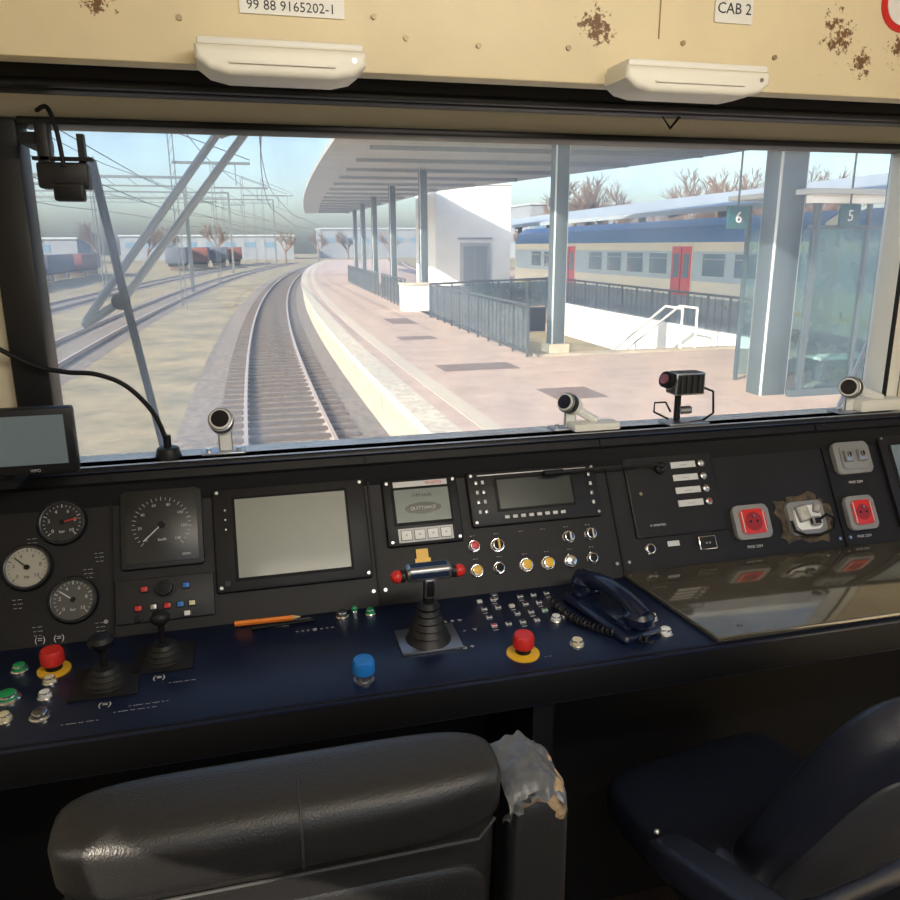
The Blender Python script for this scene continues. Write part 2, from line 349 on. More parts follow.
def ex1(b,M,d):
    b.box((0,-.052,d+.001),(.12,.030,.003),ink,M)
    for k in range(4): b.box((-.043+.029*k,-.052,d+.003),(.024,.022,.003),white,M,bev=.001); b.text('<',.01,inkb,M@T((-.043+.029*k,-.052,d+.0047)))
    b.box((0,.060,d+.001),(.12,.012,.002),ink,M); b.text('REGISTER',.009,red,M@T((.03,.060,d+.0025)))
    b.text('7:49 km/h',.011,inkb,M@T((0,.033,d+.004)))
    b.lathe([(.03,d+.0035),(.03,d+.004)],screen_d,M@T((0,.005,0))@Matrix.Diagonal((1.35,.42,1,1))); b.text('QUITTANCE',.010,ink,M@T((0,.005,d+.0045)))
monitor('keypad_terminal',.344,.19,.168,.148,.12,.072,screen_g,ex1,0,.012)
def ex2(b,M,d):
    for i in range(8):
        b.box((-.075+.019*i,-.046,d+.002),(.013,.009,.003),ink,M,bev=.001)
    for j in range(4):
        for sx in (-.135,-.12,.135): b.box((sx,-.03+.022*j,d+.002),(.008,.010,.003),ink if (j+int(sx*100))%2 else steel,M,bev=.001)
    b.box((0,.052,d+.001),(.26,.002,.002),steel,M)
monitor('radio_display',.605,.204,.31,.125,.175,.066,screen_d,ex2,0,.006)
b=B('yellow_tag'); b.box((.332,.097,.003),(.026,.022,.003),yellow,P(0,0)); b.box((.332,.083,.004),(.034,.010,.003),yellow,P(0,0)); b.done()
b=B('push_button_row')
for x,s,m,r in ((.449,.103,red,.011),(.502,.10,dark,.013),(.448,.049,yellow,.012),(.498,.050,dark,.011),(.561,.050,yellow,.013),(.612,.049,yellow,.013),(.670,.102,dark,.012),(.724,.104,dark,.012),(.665,.048,chrome,.012),(.718,.049,dark,.011)):
    pbtn(x,s,r,m,b=b,h=.012)
b.box((.502,.10,.015),(.004,.02,.006),yellow,P(0,0)); b.box((.724,.104,.015),(.004,.02,.008),steel,P(0,0)); b.box((.67,.102,.015),(.004,.018,.008),steel,P(0,0))
for x in (.448,.502,.561,.612,.668,.72):
    for s in (.075,.126): b.text('-- -',.009,ink,P(x,s,.0008))
b.done()
b=B('intercom_panel'); M=P(.952,.183)
b.box((0,0,.003),(.235,.205,.006),blackpan,M,bev=.0025); b.box((0,0,.0065),(.222,.192,.001),blackpan,M)
for k in range(4):
    y=.062-.031*k; b.box((.035,y,.008),(.065,.015,.003),ink,M); b.text('------',.01,inkb,M@T((.035,y,.0097)))
    b.lathe([(.009,.006),(.009,.012),(.006,.014)],steel,M@T((.082,y,0)),seg=14); b.sph((.082,y,.014),.004,red if k==3 else ink,M)
b.text('o smartec',.010,ink,M@T((-.06,-.075,.008))); b.cyl((-.09,.0,.006),(-.09,.0,.012),.004,chrome,M=M,seg=12); b.done()
b=B('headset_jack'); pbtn(.864,.055,.011,dark,b=b,h=.006); b.box((.925,.062,.001),(.03,.012,.001),ink,P(0,0)); b.box((1.01,.055,.004),(.045,.032,.006),blackpan,P(0,0),bev=.002); b.text('o o',.01,ink,P(1.01,.055,.008)); b.done()
def socket(x,s,w,h,m,fr_m,nm='power_socket'):
    b=B(nm); M=P(x,s); b.prism(rrect(w,h,.012),0,.014,fr_m,M,bev=.004); b.prism(rrect(w*.72,h*.72,.01),.010,.018,m,M,bev=.002)
    if m is red:
        b.cyl((0,0,.0182),(0,0,.0188),w*.24,mat('red_dark',(.3,.01,.01),.4),M=M,seg=24)
        for i in (-1,1): b.cyl((i*.009,0,.0185),(i*.009,0,.0195),.003,dark,M=M,seg=10)
        b.cyl((0,.012,.0185),(0,.012,.024),.0025,steel,M=M,seg=8)
        for i in (-1,1): b.box((i*w*.3,0,.019),(.002,h*.6,.001),ink,M)
    return b
grey_f=mat('socket_grey',(.24,.24,.235),.4)
socket(1.135,.092,.095,.082,red,grey_f).done(); socket(1.443,.087,.082,.085,red,grey_f).done()
b=socket(1.285,.088,.10,.082,white,grey_f,'broken_power_socket'); M=P(1.285,.088)
dp=mat('dirty_plastic',(.60,.57,.50),.6,var=.6,vs=40)
b.box((-.016,.010,.022),(.034,.040,.01),dp,M,bev=.004,rot=rz(.2)); b.box((.010,-.012,.028),(.024,.022,.016),dark,M,bev=.004); b.box((.025,.02,.02),(.018,.022,.012),dp,M,bev=.003,rot=rz(-.3))
b.tube([(.015,-.010,.034),(.035,.0,.040),(.055,-.012,.038),(.055,-.035,.026),(.02,-.045,.020),(-.02,-.043,.020),(-.048,-.030,.022),(-.052,-.005,.022)],.0035,dark,M)
pg=[]
for k in range(40):
    a=2*math.pi*k/40; q=1+.10*math.sin(5*a+1)+.07*math.sin(11*a)+.05*math.sin(17*a+2); pg.append((.074*q*math.copysign(abs(math.cos(a))**.6,math.cos(a)),.058*q*math.copysign(abs(math.sin(a))**.6,math.sin(a))))
b.prism(pg,-.001,.002,mat('glue_stain',(.15,.10,.045),.6,col2=(.02,.018,.016),vs=40),M); b.done()
b=socket(1.46,.227,.105,.082,grey_f,grey_f,'twin_switch')
for i in (-1,1): b.box((i*.02,.003,.022),(.024,.03,.01),steel,P(1.46,.227),bev=.003); b.box((i*.02,.006,.028),(.01,.014,.006),dark,P(1.46,.227),bev=.002)
b.done()
monitor('side_monitor',1.70,.16,.30,.24,.24,.18,screen_b)
b=B('socket_label')
for x,s in ((1.46,.172),(1.443,.036),(1.135,.040)): b.text('PRISE 220V',.009,ink,P(x,s-.006,.001))
b.done()
b=B('gooseneck_microphone'); o_=V((0,0,0))
b.tube([P(.925,.240,.005)@o_,P(.925,.240,.03)@o_,P(.89,.247,.035)@o_,P(.77,.247,.035)@o_,P(.66,.245,.034)@o_],.003,rubber)
b.tube([P(.67,.245,.034)@o_,P(.625,.245,.034)@o_],.007,dark); b.lathe([(.014,0),(.014,.012),(.009,.016)],black,P(.925,.240,.006)); b.done()
# ------------------------------------------------------------------ desk items
def bellows(b,M,r,h,n=5,taper=.5,m=rubber):
    prof=[(r*1.05,0)]
    for k in range(n):
        f=1-(1-taper)*k/(n-1); prof+= [(r*f,h*(k+.2)/n),(r*f*.78,h*(k+.9)/n)]
    prof.append((.008,h)); b.lathe(prof,m,M)
b=B('traction_controller'); M=D(.297,.142)
b.box((0,0,.003),(.118,.088,.006),steel,M,bev=.002); bellows(b,M@T((0,0,.006)),.042,.066,5,.55)
b.cyl((0,0,.06),(0,0,.135),.011,dark,M=M,r1=.009); b.lathe([(.02,.07),(.022,.076),(.014,.084)],black,M)
b.box((0,0,.147),(.088,.036,.028),mat('controller_blue',(.008,.020,.050),.55,spec=.3),M,bev=.009,seg=4)
b.box((0,-.012,.118),(.022,.012,.04),dark,M,bev=.004)
for i in (-1,1): b.cyl((i*.045,0,.142),(i*.052,0,.142),.012,black,M=M); b.sph((i*.059,0,.142),.0125,red,M)
b.done()
def joy(x,s,r,h,ball):
    b=B('joystick_lever'); M=D(x,s); b.box((0,0,.002),(r*2.6,r*2.3,.004),blackpan,M,bev=.001); bellows(b,M,r,.034,4,.6)
    b.cyl((0,0,.03),(0,0,h-.012),.006,dark,M=M)
    if ball: b.sph((0,0,h-.004),.017,black,M,sc=(1,1,.85))
    else: b.lathe([(.009,h-.03),(.02,h-.018),(.022,h-.010),(.016,h-.003),(.004,h)],black,M)
    b.done()
joy(-.277,.142,.042,.095,False); joy(-.186,.198,.040,.088,True)
def estop(x,s,cap,nm='emergency_stop_button',ring=yellow,R=.031,cr=.022):
    b=B(nm); M=D(x,s)
    b.lathe([(R,0),(R,.003),(R*.6,.005)],ring,M); b.cyl((0,0,.004),(0,0,.016),cr*.72,dark if cap is red else steel,M=M)
    b.lathe([(cr*.8,.014),(cr*1.0,.018),(cr*1.0,.036),(cr*.85,.042),(.002,.043)],cap,M); b.done()
estop(-.373,.205,red,cr=.020,R=.028); estop(.458,.055,red,cr=.020)
estop(.158,.043,blue,'blue_push_button',steel,.018,.02)
b=B('round_push_button_set')
for x,s,m,r in ((-.432,.218,green,.012),(-.43,.13,green,.017),(-.372,.165,cream_p,.010),(-.37,.12,white,.010),(-.366,.065,steel,.013),(-.42,.07,cream_p,.011),
    (.148,.272,steel,.011),(.205,.268,green,.009),(.175,.285,green,.006),(.568,.059,cream_p,.012),(.752,.055,white,.012),(.752,.112,white,.011),(.563,.153,white,.010),(.47,.27,steel,.008)):
    pbtn(x,s,r,m,b=b,h=.013,fr=D)
b.done()
b=B('button_matrix')
cols=[ink,dark,red,steel,blue,green,cream_p]
for j in range(4):
    for i in range(6):
        x=.435+.030*i; s=.262-.034*j
        if (i*3+j*5)%7==6: continue
        m=cols[(i*5+j*3)%7] if (i+j)%3==0 else plate_m
        b.box((x,s,.003),(.012,.010,.006),m,D(0,0),bev=.002)
        if (i+j)%2: b.box((x,s-.012,.0005),(.010,.0010,.0008),ink,D(0,0))
b.done()
b=B('desk_label')
for x,s,t in ((-.19,.135,'(=)'),(-.27,.075,'(=)'),(.09,.235,'- - - o - - -'),(.36,.20,'< + >'),(.385,.16,'-   v'),(.36,.10,'- o +')):
    b.text(t,.018,ink,D(x,s,.0012))
for x,s,w in ((-.15,.115,.08),(-.20,.062,.11),(-.22,.05,.13),(.02,.27,.05),(.03,.262,.04),(-.3,.035,.1),(.62,.11,.02),(.5,.035,.03)):
    b.text('- ---- -- --- - --'[:int(w*160)],.012,ink,D(x,s,.001))
b.done()
b=B('pencil'); M=D(0,.284); 
b.tube([(-.062,0,.006),(.05,-.002,.006)],.0055,orange,M,seg=6); b.tube([(.05,-.002,.006),(.066,-.002,.006)],[.0055,.001],mat('wood',(.6,.4,.2),.7),M,seg=6); b.done()
b=B('ballpoint_pen'); b.tube([(-.03,.262,.004),(.09,.268,.004)],.004,dark,D(0,0)); b.box((.07,.268,.009),(.03,.003,.002),steel,D(0,0)); b.done()
# telephone
b=B('telephone_handset'); M=D(.675,.140)@rz(math.radians(14))@Matrix.Diagonal((.9,.92,.8,1))
b.box((0,0,.012),(.105,.225,.024),nav_ph,M,bev=.01,seg=3); b.box((0,.085,.032),(.075,.035,.02),nav_ph,M,bev=.008); b.box((0,-.075,.032),(.075,.04,.02),nav_ph,M,bev=.008)
pts=[];rad=[]
for k in range(13):
    t=k/12; y=.105-.21*t; h=.055+.028*math.sin(math.pi*t); pts.append((0,y,h)); rad.append(.017+.006*abs(2*t-1)**2)
b.tube(pts,rad,nav_ph,M@Matrix.Diagonal((1.3,1,1,1)),seg=14)
for y in (.092,-.088): b.lathe([(.026,.034),(.033,.042),(.034,.06),(.026,.07),(.01,.073)],nav_ph,M@T((0,y,0)))
coil=[]
for k in range(330):
    t=k/329; a=t*math.pi*2*26
    px=-.078+.08*t*t-.02*math.sin(math.pi*t); py=.11-.24*t; 
    coil.append((px+.008*math.cos(a),py,.012+.008*math.sin(a)))
b.tube(coil,.0022,rubber,M,seg=5); b.done()
# ------------------------------------------------------------------ left monitor, dash cameras, cables
b=B('tablet_monitor'); b.box((-.46,1.515,1.262),(.29,.03,.122),black,bev=.006); b.box((-.46,1.4985,1.266),(.262,.003,.09),screen_b); b.text('VIPO',.008,ink,Fr(-.385,1.4965,1.210))
b.box((-.45,1.58,1.18),(.04,.10,.02),dark); b.cyl((-.45,1.525,1.25),(-.45,1.60,1.17),.012,dark); b.done()
def ballcam(x,y,z,d,r=.026):
    b=B('windshield_camera'); d=V(d).normalized(); c=V((x,y,z))
    b.box((x,y+.005,1.168),(.09,.05,.006),steel,bev=.002); b.box((x+.005,y+.01,(1.168+z)/2),(.03,.012,max(.01,z-1.168)),white,bev=.003)
    b.sph(c-d*.012,r*.92,white); b.cyl(c-d*.004,c+d*.020,r*.95,black,bev=.003); b.cyl(c+d*.019,c+d*.024,r*.8,white); b.cyl(c+d*.023,c+d*.027,r*.66,lens)
    for i in (-1,1): b.cyl((x+i*.032,y,1.17),(x+i*.032,y,1.178),.006,chrome,seg=10)
    b.done()
ballcam(-.065,1.71,1.235,(-.1,-1,.55),.028); ballcam(.745,1.72,1.228,(-.8,-.5,.35),.026); ballcam(1.535,1.70,1.232,(-.85,-.5,.2),.030)
b=B('camera_mount_plate'); b.box((.80,1.70,1.176),(.12,.05,.018),ivory,bev=.004); b.box((1.62,1.70,1.185),(.14,.06,.03),ivory,bev=.004); b.tube([(1.56,1.70,1.225),(1.63,1.70,1.2)],.012,white); b.tube([(.76,1.72,1.215),(.81,1.71,1.185)],.010,white); b.done()
b=B('dash_camera'); b.box((1.045,1.70,1.169),(.11,.06,.008),steel,bev=.002); b.cyl((1.03,1.71,1.17),(1.03,1.71,1.235),.008,dark); b.cyl((1.03,1.70,1.2),(1.06,1.70,1.2),.01,steel)
b.box((1.045,1.705,1.268),(.08,.05,.055),black,bev=.004)
for k in range(4): b.box((1.02+.016*k,1.679,1.268),(.006,.004,.044),plate_m)
b.cyl((1.0,1.70,1.275),(.982,1.695,1.281),.020,dark); b.cyl((.982,1.695,1.281),(.977,1.693,1.283),.012,mat('pinkish_lens',(.22,.07,.09),.3)); b.cyl((1.0,1.70,1.275),(.995,1.697,1.277),.0215,steel)
b.tube([(1.08,1.70,1.26),(1.115,1.69,1.245),(1.12,1.69,1.19),(1.09,1.69,1.172),(1.05,1.68,1.172)],.003,dark)
b.tube([(1.0,1.70,1.18),(.96,1.70,1.20),(.955,1.69,1.225),(.985,1.69,1.225),(1.0,1.69,1.20)],.0025,dark); b.done()
b=B('antenna_cable_mount')
b.cyl((-.178,1.70,1.165),(-.178,1.70,1.19),.028,black,r1=.022,bev=.004); b.cyl((-.178,1.70,1.19),(-.178,1.70,1.215),.008,dark)
def bez(p,n=24):
    out=[]
    for i in range(len(p)-1):
        p0=V(p[max(i-1,0)]);p1=V(p[i]);p2=V(p[i+1]);p3=V(p[min(i+2,len(p)-1)])
        for k in range(n):
            t=k/n; out.append(.5*((2*p1)+(-p0+p2)*t+(2*p0-5*p1+4*p2-p3)*t*t+(-p0+3*p1-3*p2+p3)*t**3))
    out.append(V(p[-1])); return out
b.tube(bez([(-.60,1.68,1.50),(-.43,1.69,1.385),(-.36,1.69,1.36),(-.30,1.69,1.352),(-.245,1.69,1.325),(-.20,1.70,1.265),(-.178,1.70,1.20)],8),.005,dark); b.done()
b=B('mirror_camera_bracket')
b.box((-.30,1.63,1.725),(.085,.05,.045),black,bev=.005).box((-.33,1.64,1.77),(.022,.04,.09),black,bev=.004).box((-.29,1.60,1.695),(.05,.03,.03),dark,bev=.004)
b.box((-.30,1.63,1.755),(.10,.02,.006),dark); b.box((-.27,1.65,1.76),(.012,.02,.08),black)
b.box((-.355,1.70,1.79),(.03,.14,.02),dark)
b.tube(bez([(-.34,1.66,1.84),(-.315,1.62,1.84),(-.30,1.6,1.80),(-.295,1.6,1.74)],8),.004,dark); b.done()
al=mat('wiper_arm_grey',(.46,.48,.50),.4,.3)
b=B('windshield_wiper')
b.tube([(-.290,1.86,1.775),(-.255,1.86,1.50),(-.205,1.86,1.155)],.008,dark); b.tube([(-.281,1.85,1.775),(-.246,1.85,1.50),(-.198,1.85,1.155)],.003,plate_m)
b.cyl((-.262,1.85,1.485),(-.262,1.88,1.485),.018,dark)
for p,q in (((-.345,1.90,1.44),(-.02,1.90,1.855)),((-.275,1.905,1.47),(.045,1.905,1.865))): b.tube([p,q],.009,al,seg=8)
b.tube([(-.35,1.9,1.43),(-.262,1.89,1.485)],.009,al); b.cyl((-.03,1.88,1.84),(.05,1.88,1.87),.015,al); b.done()
b=B('windshield_wiper')
b.tube([(1.65,1.87,1.14),(1.84,1.87,1.62)],.006,al); b.tube([(1.80,1.9,1.45),(1.95,1.9,1.9)],.009,al); b.tube([(1.76,1.88,1.45),(1.80,1.9,1.45)],.008,al); b.done()
# ------------------------------------------------------------------ seats
def seat(name,cx,cy,th,tilt=.12,wd=.47,ztop=1.065,vm=vinyl,roll=True):
    b=B(name); M0=T((cx,cy,0))@rz(th)
    a=tilt; H=.56
    top=V((0,0,ztop)); up=V((0,-math.sin(a),math.cos(a))); out=V((0,-math.cos(a),-math.sin(a)))
    M=M0@frame(top-up*H/2,(1,0,0),up,out)
    if roll:
        b.sq((0,-.01,-.052),(wd,H-.02,.095),vm,M,e1=.42,e2=.2)
        b.sq((0,H/2-.040,-.048),(wd+.010,.084,.112),vm,M,e1=.55,e2=.32,nu=88,nv=26)
        b.sq((0,-.06,-.012),(wd-.030,H-.13,.03),vm,M,e1=.4,e2=.16)
        b.tube([(-wd/2+.004,H/2-.079,-.02),(-wd/2+.03,H/2-.080,.003),(0,H/2-.080,.004),(wd/2-.03,H/2-.080,.003),(wd/2-.004,H/2-.079,-.02)],.002,piping,M)
        pts=[]
        for k in range(13):
            q=math.pi*(.0+k/12)-math.pi/2; pts.append((.010,H/2-.040+.0425*math.copysign(abs(math.sin(q))**.55,math.sin(q)),-.048+.057*abs(math.cos(q))**.55))
        b.tube(pts,.0016,piping,M)
    else:
        def fn(p):
            f=1-.10*max(0,-p.y/(H/2))-.06*max(0,p.y/(H/2))**2
            return V((p.x*f,p.y,p.z+.035*(1-(2*p.x/wd)**2)))
        b.sq((0,0,-.062),(wd,H,.105),vm,M,e1=.5,e2=.34,nu=80,nv=26,fn=fn)
        b.sq((0,-.03,-.02),(wd-.06,H-.12,.03),mat('seat_shell_grey',(.04,.042,.048),.45,bump=.3,bs=200),M,e1=.4,e2=.25,fn=fn)
    cyc=math.sin(a)*H+.19
    b.sq((0,cyc,.45),(wd,.46,.12),vm,M0,e1=.5,e2=.3); b.box((0,cyc-.01,.385),(wd-.08,.38,.05),dark,M0,bev=.01)
    b.cyl((0,cyc,.03),(0,cyc,.38),.05,steel,M=M0); b.cyl((0,cyc,0),(0,cyc,.03),.17,dark,M=M0)
    b.box((0,cyc-.2,.44),(.25,.14,.04),dark,M0)
    return b,M0,M
b,M0,M=seat('driver_seat',.010,.70,0,ztop=1.034,wd=.468)
b.done()
from mathutils import noise as NZ
b=B('torn_armrest')
A=T((.298,.765,0))
b.sq((0,0,0),(.070,.085,.40),vinyl,A@T((0,0,.775)),e1=.18,e2=.3,nu=40,nv=30)
def lump(p):
    nz=NZ.noise_vector(p*45); return p+nz*.008
b.sq((0,0,0),(.066,.080,.060),foam,A@T((.002,0,.955)),e1=.45,e2=.35,fn=lump,nu=64,nv=34)
tv=mat('torn_vinyl_grey',(.10,.105,.115),.32,bump=.5,bs=200)
def sheet(cx,cy,cz,hw,hd,rotm,sd,curl):
    bm=b.bm; i=b.mi(tv); N=24; grid=[]
    for r in range(N+1):
        row=[]
        for c in range(N+1):
            u=c/N*2-1; v=r/N*2-1
            x=u*hw*(1+.22*NZ.noise(V((sd,v*2.5,1)))); y=v*hd*(1+.22*NZ.noise(V((u*2.5,sd,5))))
            z=-curl*(abs(u)**3)-curl*1.2*max(0,-v)**3+.007*NZ.noise(V((u*1.7,v*1.7,sd)))+.004*NZ.noise(V((u*4,v*4,sd)))
            row.append(bm.verts.new(A@T((cx,cy,cz))@rotm@V((x,y,z))))
        grid.append(row)
    for r in range(N):
        for c in range(N):
            f=bm.faces.new((grid[r][c],grid[r][c+1],grid[r+1][c+1],grid[r+1][c])); f.material_index=i; f.smooth=True
sheet(-.004,.004,.999,.038,.050,Matrix.Rotation(.12,4,'Y'),3.1,.016)
sheet(-.030,-.036,.972,.020,.030,Matrix.Rotation(-.9,4,'X')@Matrix.Rotation(-.5,4,'Y'),7.7,.006)
b.box((-.045,0,.66),(.05,.04,.05),dark,A); b.done()
b,M0,M=seat('assistant_seat',1.00,.70,math.radians(9),tilt=.48,vm=vinyl_n,ztop=.99,roll=False)
Ma=M0@T((-.350,.19,.672))@Matrix.Rotation(-.28,4,'X')
b.sq((0,0,0),(.066,.28,.058),vinyl_n,Ma,e1=.4,e2=.3); b.box((0,.139,.0),(.036,.006,.03),plate_m,Ma,bev=.002); b.box((.06,-.03,-.08),(.12,.05,.05),dark,Ma,bev=.008)
b.sph((-.01,.125,.032),.006,chrome,Ma); b.done()
# ------------------------------------------------------------------ outside world
def cv(y): return .0019*max(0,y-14)**1.8
RZ=-1.6; PZ=-.85
def sweep(b,prof,y0,y1,n,m,closed=True):
    bm=b.bm; i=b.mi(m); prev=None
    for k in range(n+1):
        y=y0+(y1-y0)*k/n; ring=[bm.verts.new((u+cv(y),y,z)) for u,z in prof]
        if prev:
            L=len(prof); rng=range(L) if closed else range(L-1)
            for j in rng:
                f=bm.faces.new((prev[j],prev[(j+1)%L],ring[(j+1)%L],ring[j])); f.material_index=i
        elif closed: bm.faces.new(ring).material_index=i
        prev=ring
    if closed: bm.faces.new(prev[::-1]).material_index=i
B('ground').box((40,150,-2.0),(520,420,.4),groundm).done()
def track(c,name,y0=-6,y1=170):
    b=B(name)
    sweep(b,[(c-2.1,RZ-.21),(c-1.5,RZ-.14),(c+1.5,RZ-.14),(c+2.0,RZ-.21)],y0,y1,60,ballast)
    for g in (-.75,.75):
        sweep(b,[(c+g-.035,RZ),(c+g+.035,RZ),(c+g+.035,RZ-.04),(c+g+.012,RZ-.05),(c+g+.012,RZ-.12),(c+g+.07,RZ-.14),(c+g-.07,RZ-.14),(c+g-.012,RZ-.12),(c+g-.012,RZ-.05),(c+g-.035,RZ-.04)],y0,y1,88,railm)
    y=y0
    while y<110:
        b.box((c+cv(y),y,RZ-.15),(2.5,.26,.10),sleeper_m,rot=rz(-math.atan(.0034*max(0,y-14)**.8))); y+=.62
    return b.done()
track(.62,'railway_track'); track(15.9,'railway_track')
b=B('railway_track')
for c in (-6.2,-12.0):
    sweep(b,[(c-1.6,RZ-.21),(c-1.2,RZ-.17),(c+1.2,RZ-.17),(c+1.6,RZ-.21)],5,170,40,ballast)
    for g in (-.75,.75): sweep(b,[(c+g-.035,RZ-.03),(c+g+.035,RZ-.03),(c+g+.035,RZ-.18),(c+g-.035,RZ-.18)],5,170,60,railm)
b.done()
b=B('platform')
def seg(u0,u1,y0,y1,n,m=paving,z=PZ): sweep(b,[(u0,z),(u1,z),(u1,-1.82),(u0,-1.82)],y0,y1,n,m)
seg(2.75,6.25,-6,150,80); seg(6.25,11.8,-6,16.5,10); seg(6.25,11.8,30,150,60); seg(11.8,13.6,-6,150,80)
sweep(b,[(2.32,PZ+.004),(2.76,PZ+.004),(2.76,PZ-.15),(2.32,PZ-.15)],-6,150,90,coping)
sweep(b,[(2.42,PZ-.15),(2.76,PZ-.15),(2.76,-1.82),(2.42,-1.82)],-6,150,80,plat_wall)
sweep(b,[(3.05,PZ+.006),(3.35,PZ+.006),(3.35,PZ),(3.05,PZ)],-6,150,80,mat('tactile_strip',(.56,.49,.40),.8,var=.2,vs=20))
for x,y,w,l in ((5.3,12.2,.9,1.0),(4.6,15.5,1.6,.9),(5.0,26,.8,2),(4.5,21,1.0,.8)): b.box((x,y,PZ+.003),(w,l,.008),shadow_pav)  # cast shadows on the platform, painted as dark patches
sweep(b,[(11.75,PZ+.25),(11.95,PZ+.25),(11.95,-4.5),(11.75,-4.5)],16.5,30,8,whitewall); b.box((9,30.05,-2.7),(5.6,.1,3.7),whitewall)
for k in range(14): b.box((9.1,17+.3*k,PZ-.17*k-.5),(5.3,.3,1.0),plat_wall)
b.done()
b=B('stair_handrail')
for u in (10.2,10.6): b.tube([(u,17,PZ+.95),(u,17.8,PZ+.95),(u,23.5,PZ-2.0)],.03,whitewall); b.tube([(u,17,PZ-.5),(u,17,PZ+.95)],.03,whitewall); b.tube([(u,20,PZ-1.9),(u,20,PZ-.25)],.025,whitewall)
b.done()
def fence(u0,y0,u1,y1,h=1.15,step=1.0,z=PZ,glass=True):
    b=B('platform_fence'); n=max(1,int(math.hypot(u1-u0,y1-y0)/step)); pts=[]
    for k in range(n+1):
        t=k/n; y=y0+(y1-y0)*t; pts.append(V((u0+(u1-u0)*t+cv(y),y,z)))
    for p in pts: b.box(p+V((0,0,h/2)),(.05,.05,h),fence_m)
    for p,q in zip(pts,pts[1:]):
        b.tube([p+V((0,0,h)),q+V((0,0,h))],.035,fence_m,seg=6); b.tube([p+V((0,0,.1)),q+V((0,0,.1))],.02,fence_m,seg=6)
        mid=(p+q)/2; d=(q-p)
        R=rz(math.atan2(d.y,d.x)); b.box(mid+V((0,0,h*.53)),(d.length*.9,.012,h*.78),glass_fence,rot=R)
        for j in range(1,3):
            pp=p+d*j/3; b.box(pp+V((0,0,h*.53)),(.018,.018,h*.85),fence_m)
    b.done()
fence(6.1,16.6,6.15,27); fence(6.1,27,11.6,30.2); fence(5.9,31,5.9,38); fence(5.9,39.5,5.6,56); fence(11.9,16.6,11.9,31); fence(8.0,28.8,11.5,29.0)
b=B('parapet_block'); b.box((6.4,30.1,PZ+.5),(1.0,.9,1.0),whitewall,bev=.02).box((6.4,30.1,PZ+1.03),(1.1,1.0,.06),coping); b.done()
# canopy : flat soffit following the platform edge, skewed far end
b=B('platform_canopy')
def rx(y):
    K=[(5,17.2),(24.6,16.6),(38,13.2),(46,11.0),(79,10.2)]
    for (a0,b0),(a1,b1) in zip(K,K[1:]):
        if y<=a1: return b0+(b1-b0)*(y-a0)/(a1-a0)
    return 10.2
bm=b.bm; i=b.mi(canopy_m); i2=b.mi(rib_m); prev=None; NY=40
for k in range(NY+1):
    y=5+74*k/NY; l=2.75+cv(y); r=max(rx(y),l+.6)
    ring=[bm.verts.new(p) for p in ((l,y,4.80),(l-.05,y,4.72),(l,y,4.62),(l+1.4,y,4.66),(r-.2,y,4.70),(r,y,4.60),(r,y,4.92),(l+1.4,y,4.95))]
    if prev:
        for j in range(8): f=bm.faces.new((prev[j],prev[(j+1)%8],ring[(j+1)%8],ring[j])); f.material_index=i
    else: bm.faces.new(ring).material_index=i
    prev=ring
bm.faces.new(prev[::-1]).material_index=i
for k in range(19):
    y=7+3.8*k; l=4.0+cv(y); r=rx(y)-.3
    if r>l: b.box(((l+r)/2,y,4.62),(r-l,.12,.16),rib_m)
for y in (17.3,33,42,51,60,70): b.box((7.05+cv(y),y,1.87),(.34,.34,5.5),postm,bev=.03); b.box((7.05+cv(y),y,PZ+.1),(.5,.5,.2),plat_wall)
b.box((8.45,11.3,1.87),(.50,.42,5.5),postm,bev=.03); b.done()
b=B('far_canopy')
sweep(b,[(17.6,3.0),(24,4.2),(24,4.0),(17.6,2.8)],4,90,30,rib_m)
for y in range(8,90,8): b.box((20.5+cv(y),y,1.3),(.3,.3,4.3),postm); b.box((20.8+cv(y),y,3.4),(6,.15,.25),postm,rot=Matrix.Rotation(-.19,4,'Y'))
sweep(b,[(17.6,PZ),(25,PZ),(25,-1.82),(17.6,-1.82)],-6,120,40,paving); b.done()
b=B('lift_building')
b.box((13.75,50,2.15),(4.75,5.5,5.9),whitewall).box((13.75,50,5.15),(4.9,5.7,.12),canopy_m)
b.box((13.85,47.2,.45),(1.9,.1,2.6),mat('door_frame_grey',(.40,.42,.43),.5)).box((13.45,47.13,.4),(.72,.06,2.3),mat('lift_door_grey',(.22,.26,.29),.3)).box((14.25,47.13,.4),(.72,.06,2.3),MATS['lift_door_grey'] if 'lift_door_grey' in MATS else steel); b.box((13.85,47.2,2.0),(2.2,.12,.12),steel); b.done()
b=B('glass_shelter')
b.box((11.2,10.9,2.28),(5.2,.12,.14),whitewall).box((11.2,10.9,1.85),(5.2,.06,.06),postm).box((11.2,10.9,PZ+.06),(5.2,.1,.12),postm)
for x in (8.8,9.75,11.6,13.7): b.box((x,10.9,.7),(.05,.08,3.1),postm)
b.box((11.2,10.9,.55),(5.0,.015,2.6),glass_sh); b.box((11.2,12.6,.55),(5.0,.015,2.6),glass_sh); b.box((11.2,11.8,2.38),(5.4,2.2,.08),canopy_m); b.box((11.0,10.8,2.02),(.8,.05,.36),whitewall)
for y in (10.9,12.6): b.box((8.75,y,.7),(.06,.06,3.1),postm)
b.box((10.8,12.0,PZ+.45),(1.8,.4,.05),whitewall).box((10.1,12,PZ+.22),(.06,.35,.44),postm).box((11.5,12,PZ+.22),(.06,.35,.44),postm); b.done()
for t,x,y,z in (('6',7.5,11.1,2.0),('5',9.25,10.75,2.02)):
    b=B('platform_number_sign'); b.box((x,y,z),(.36,.06,.34),signm,bev=.01); b.text(t,.24,ink,Fr(x,y-.035,z-.01)); b.cyl((x,y,z+.17),(x,y,4.6),.015,postm); b.done()
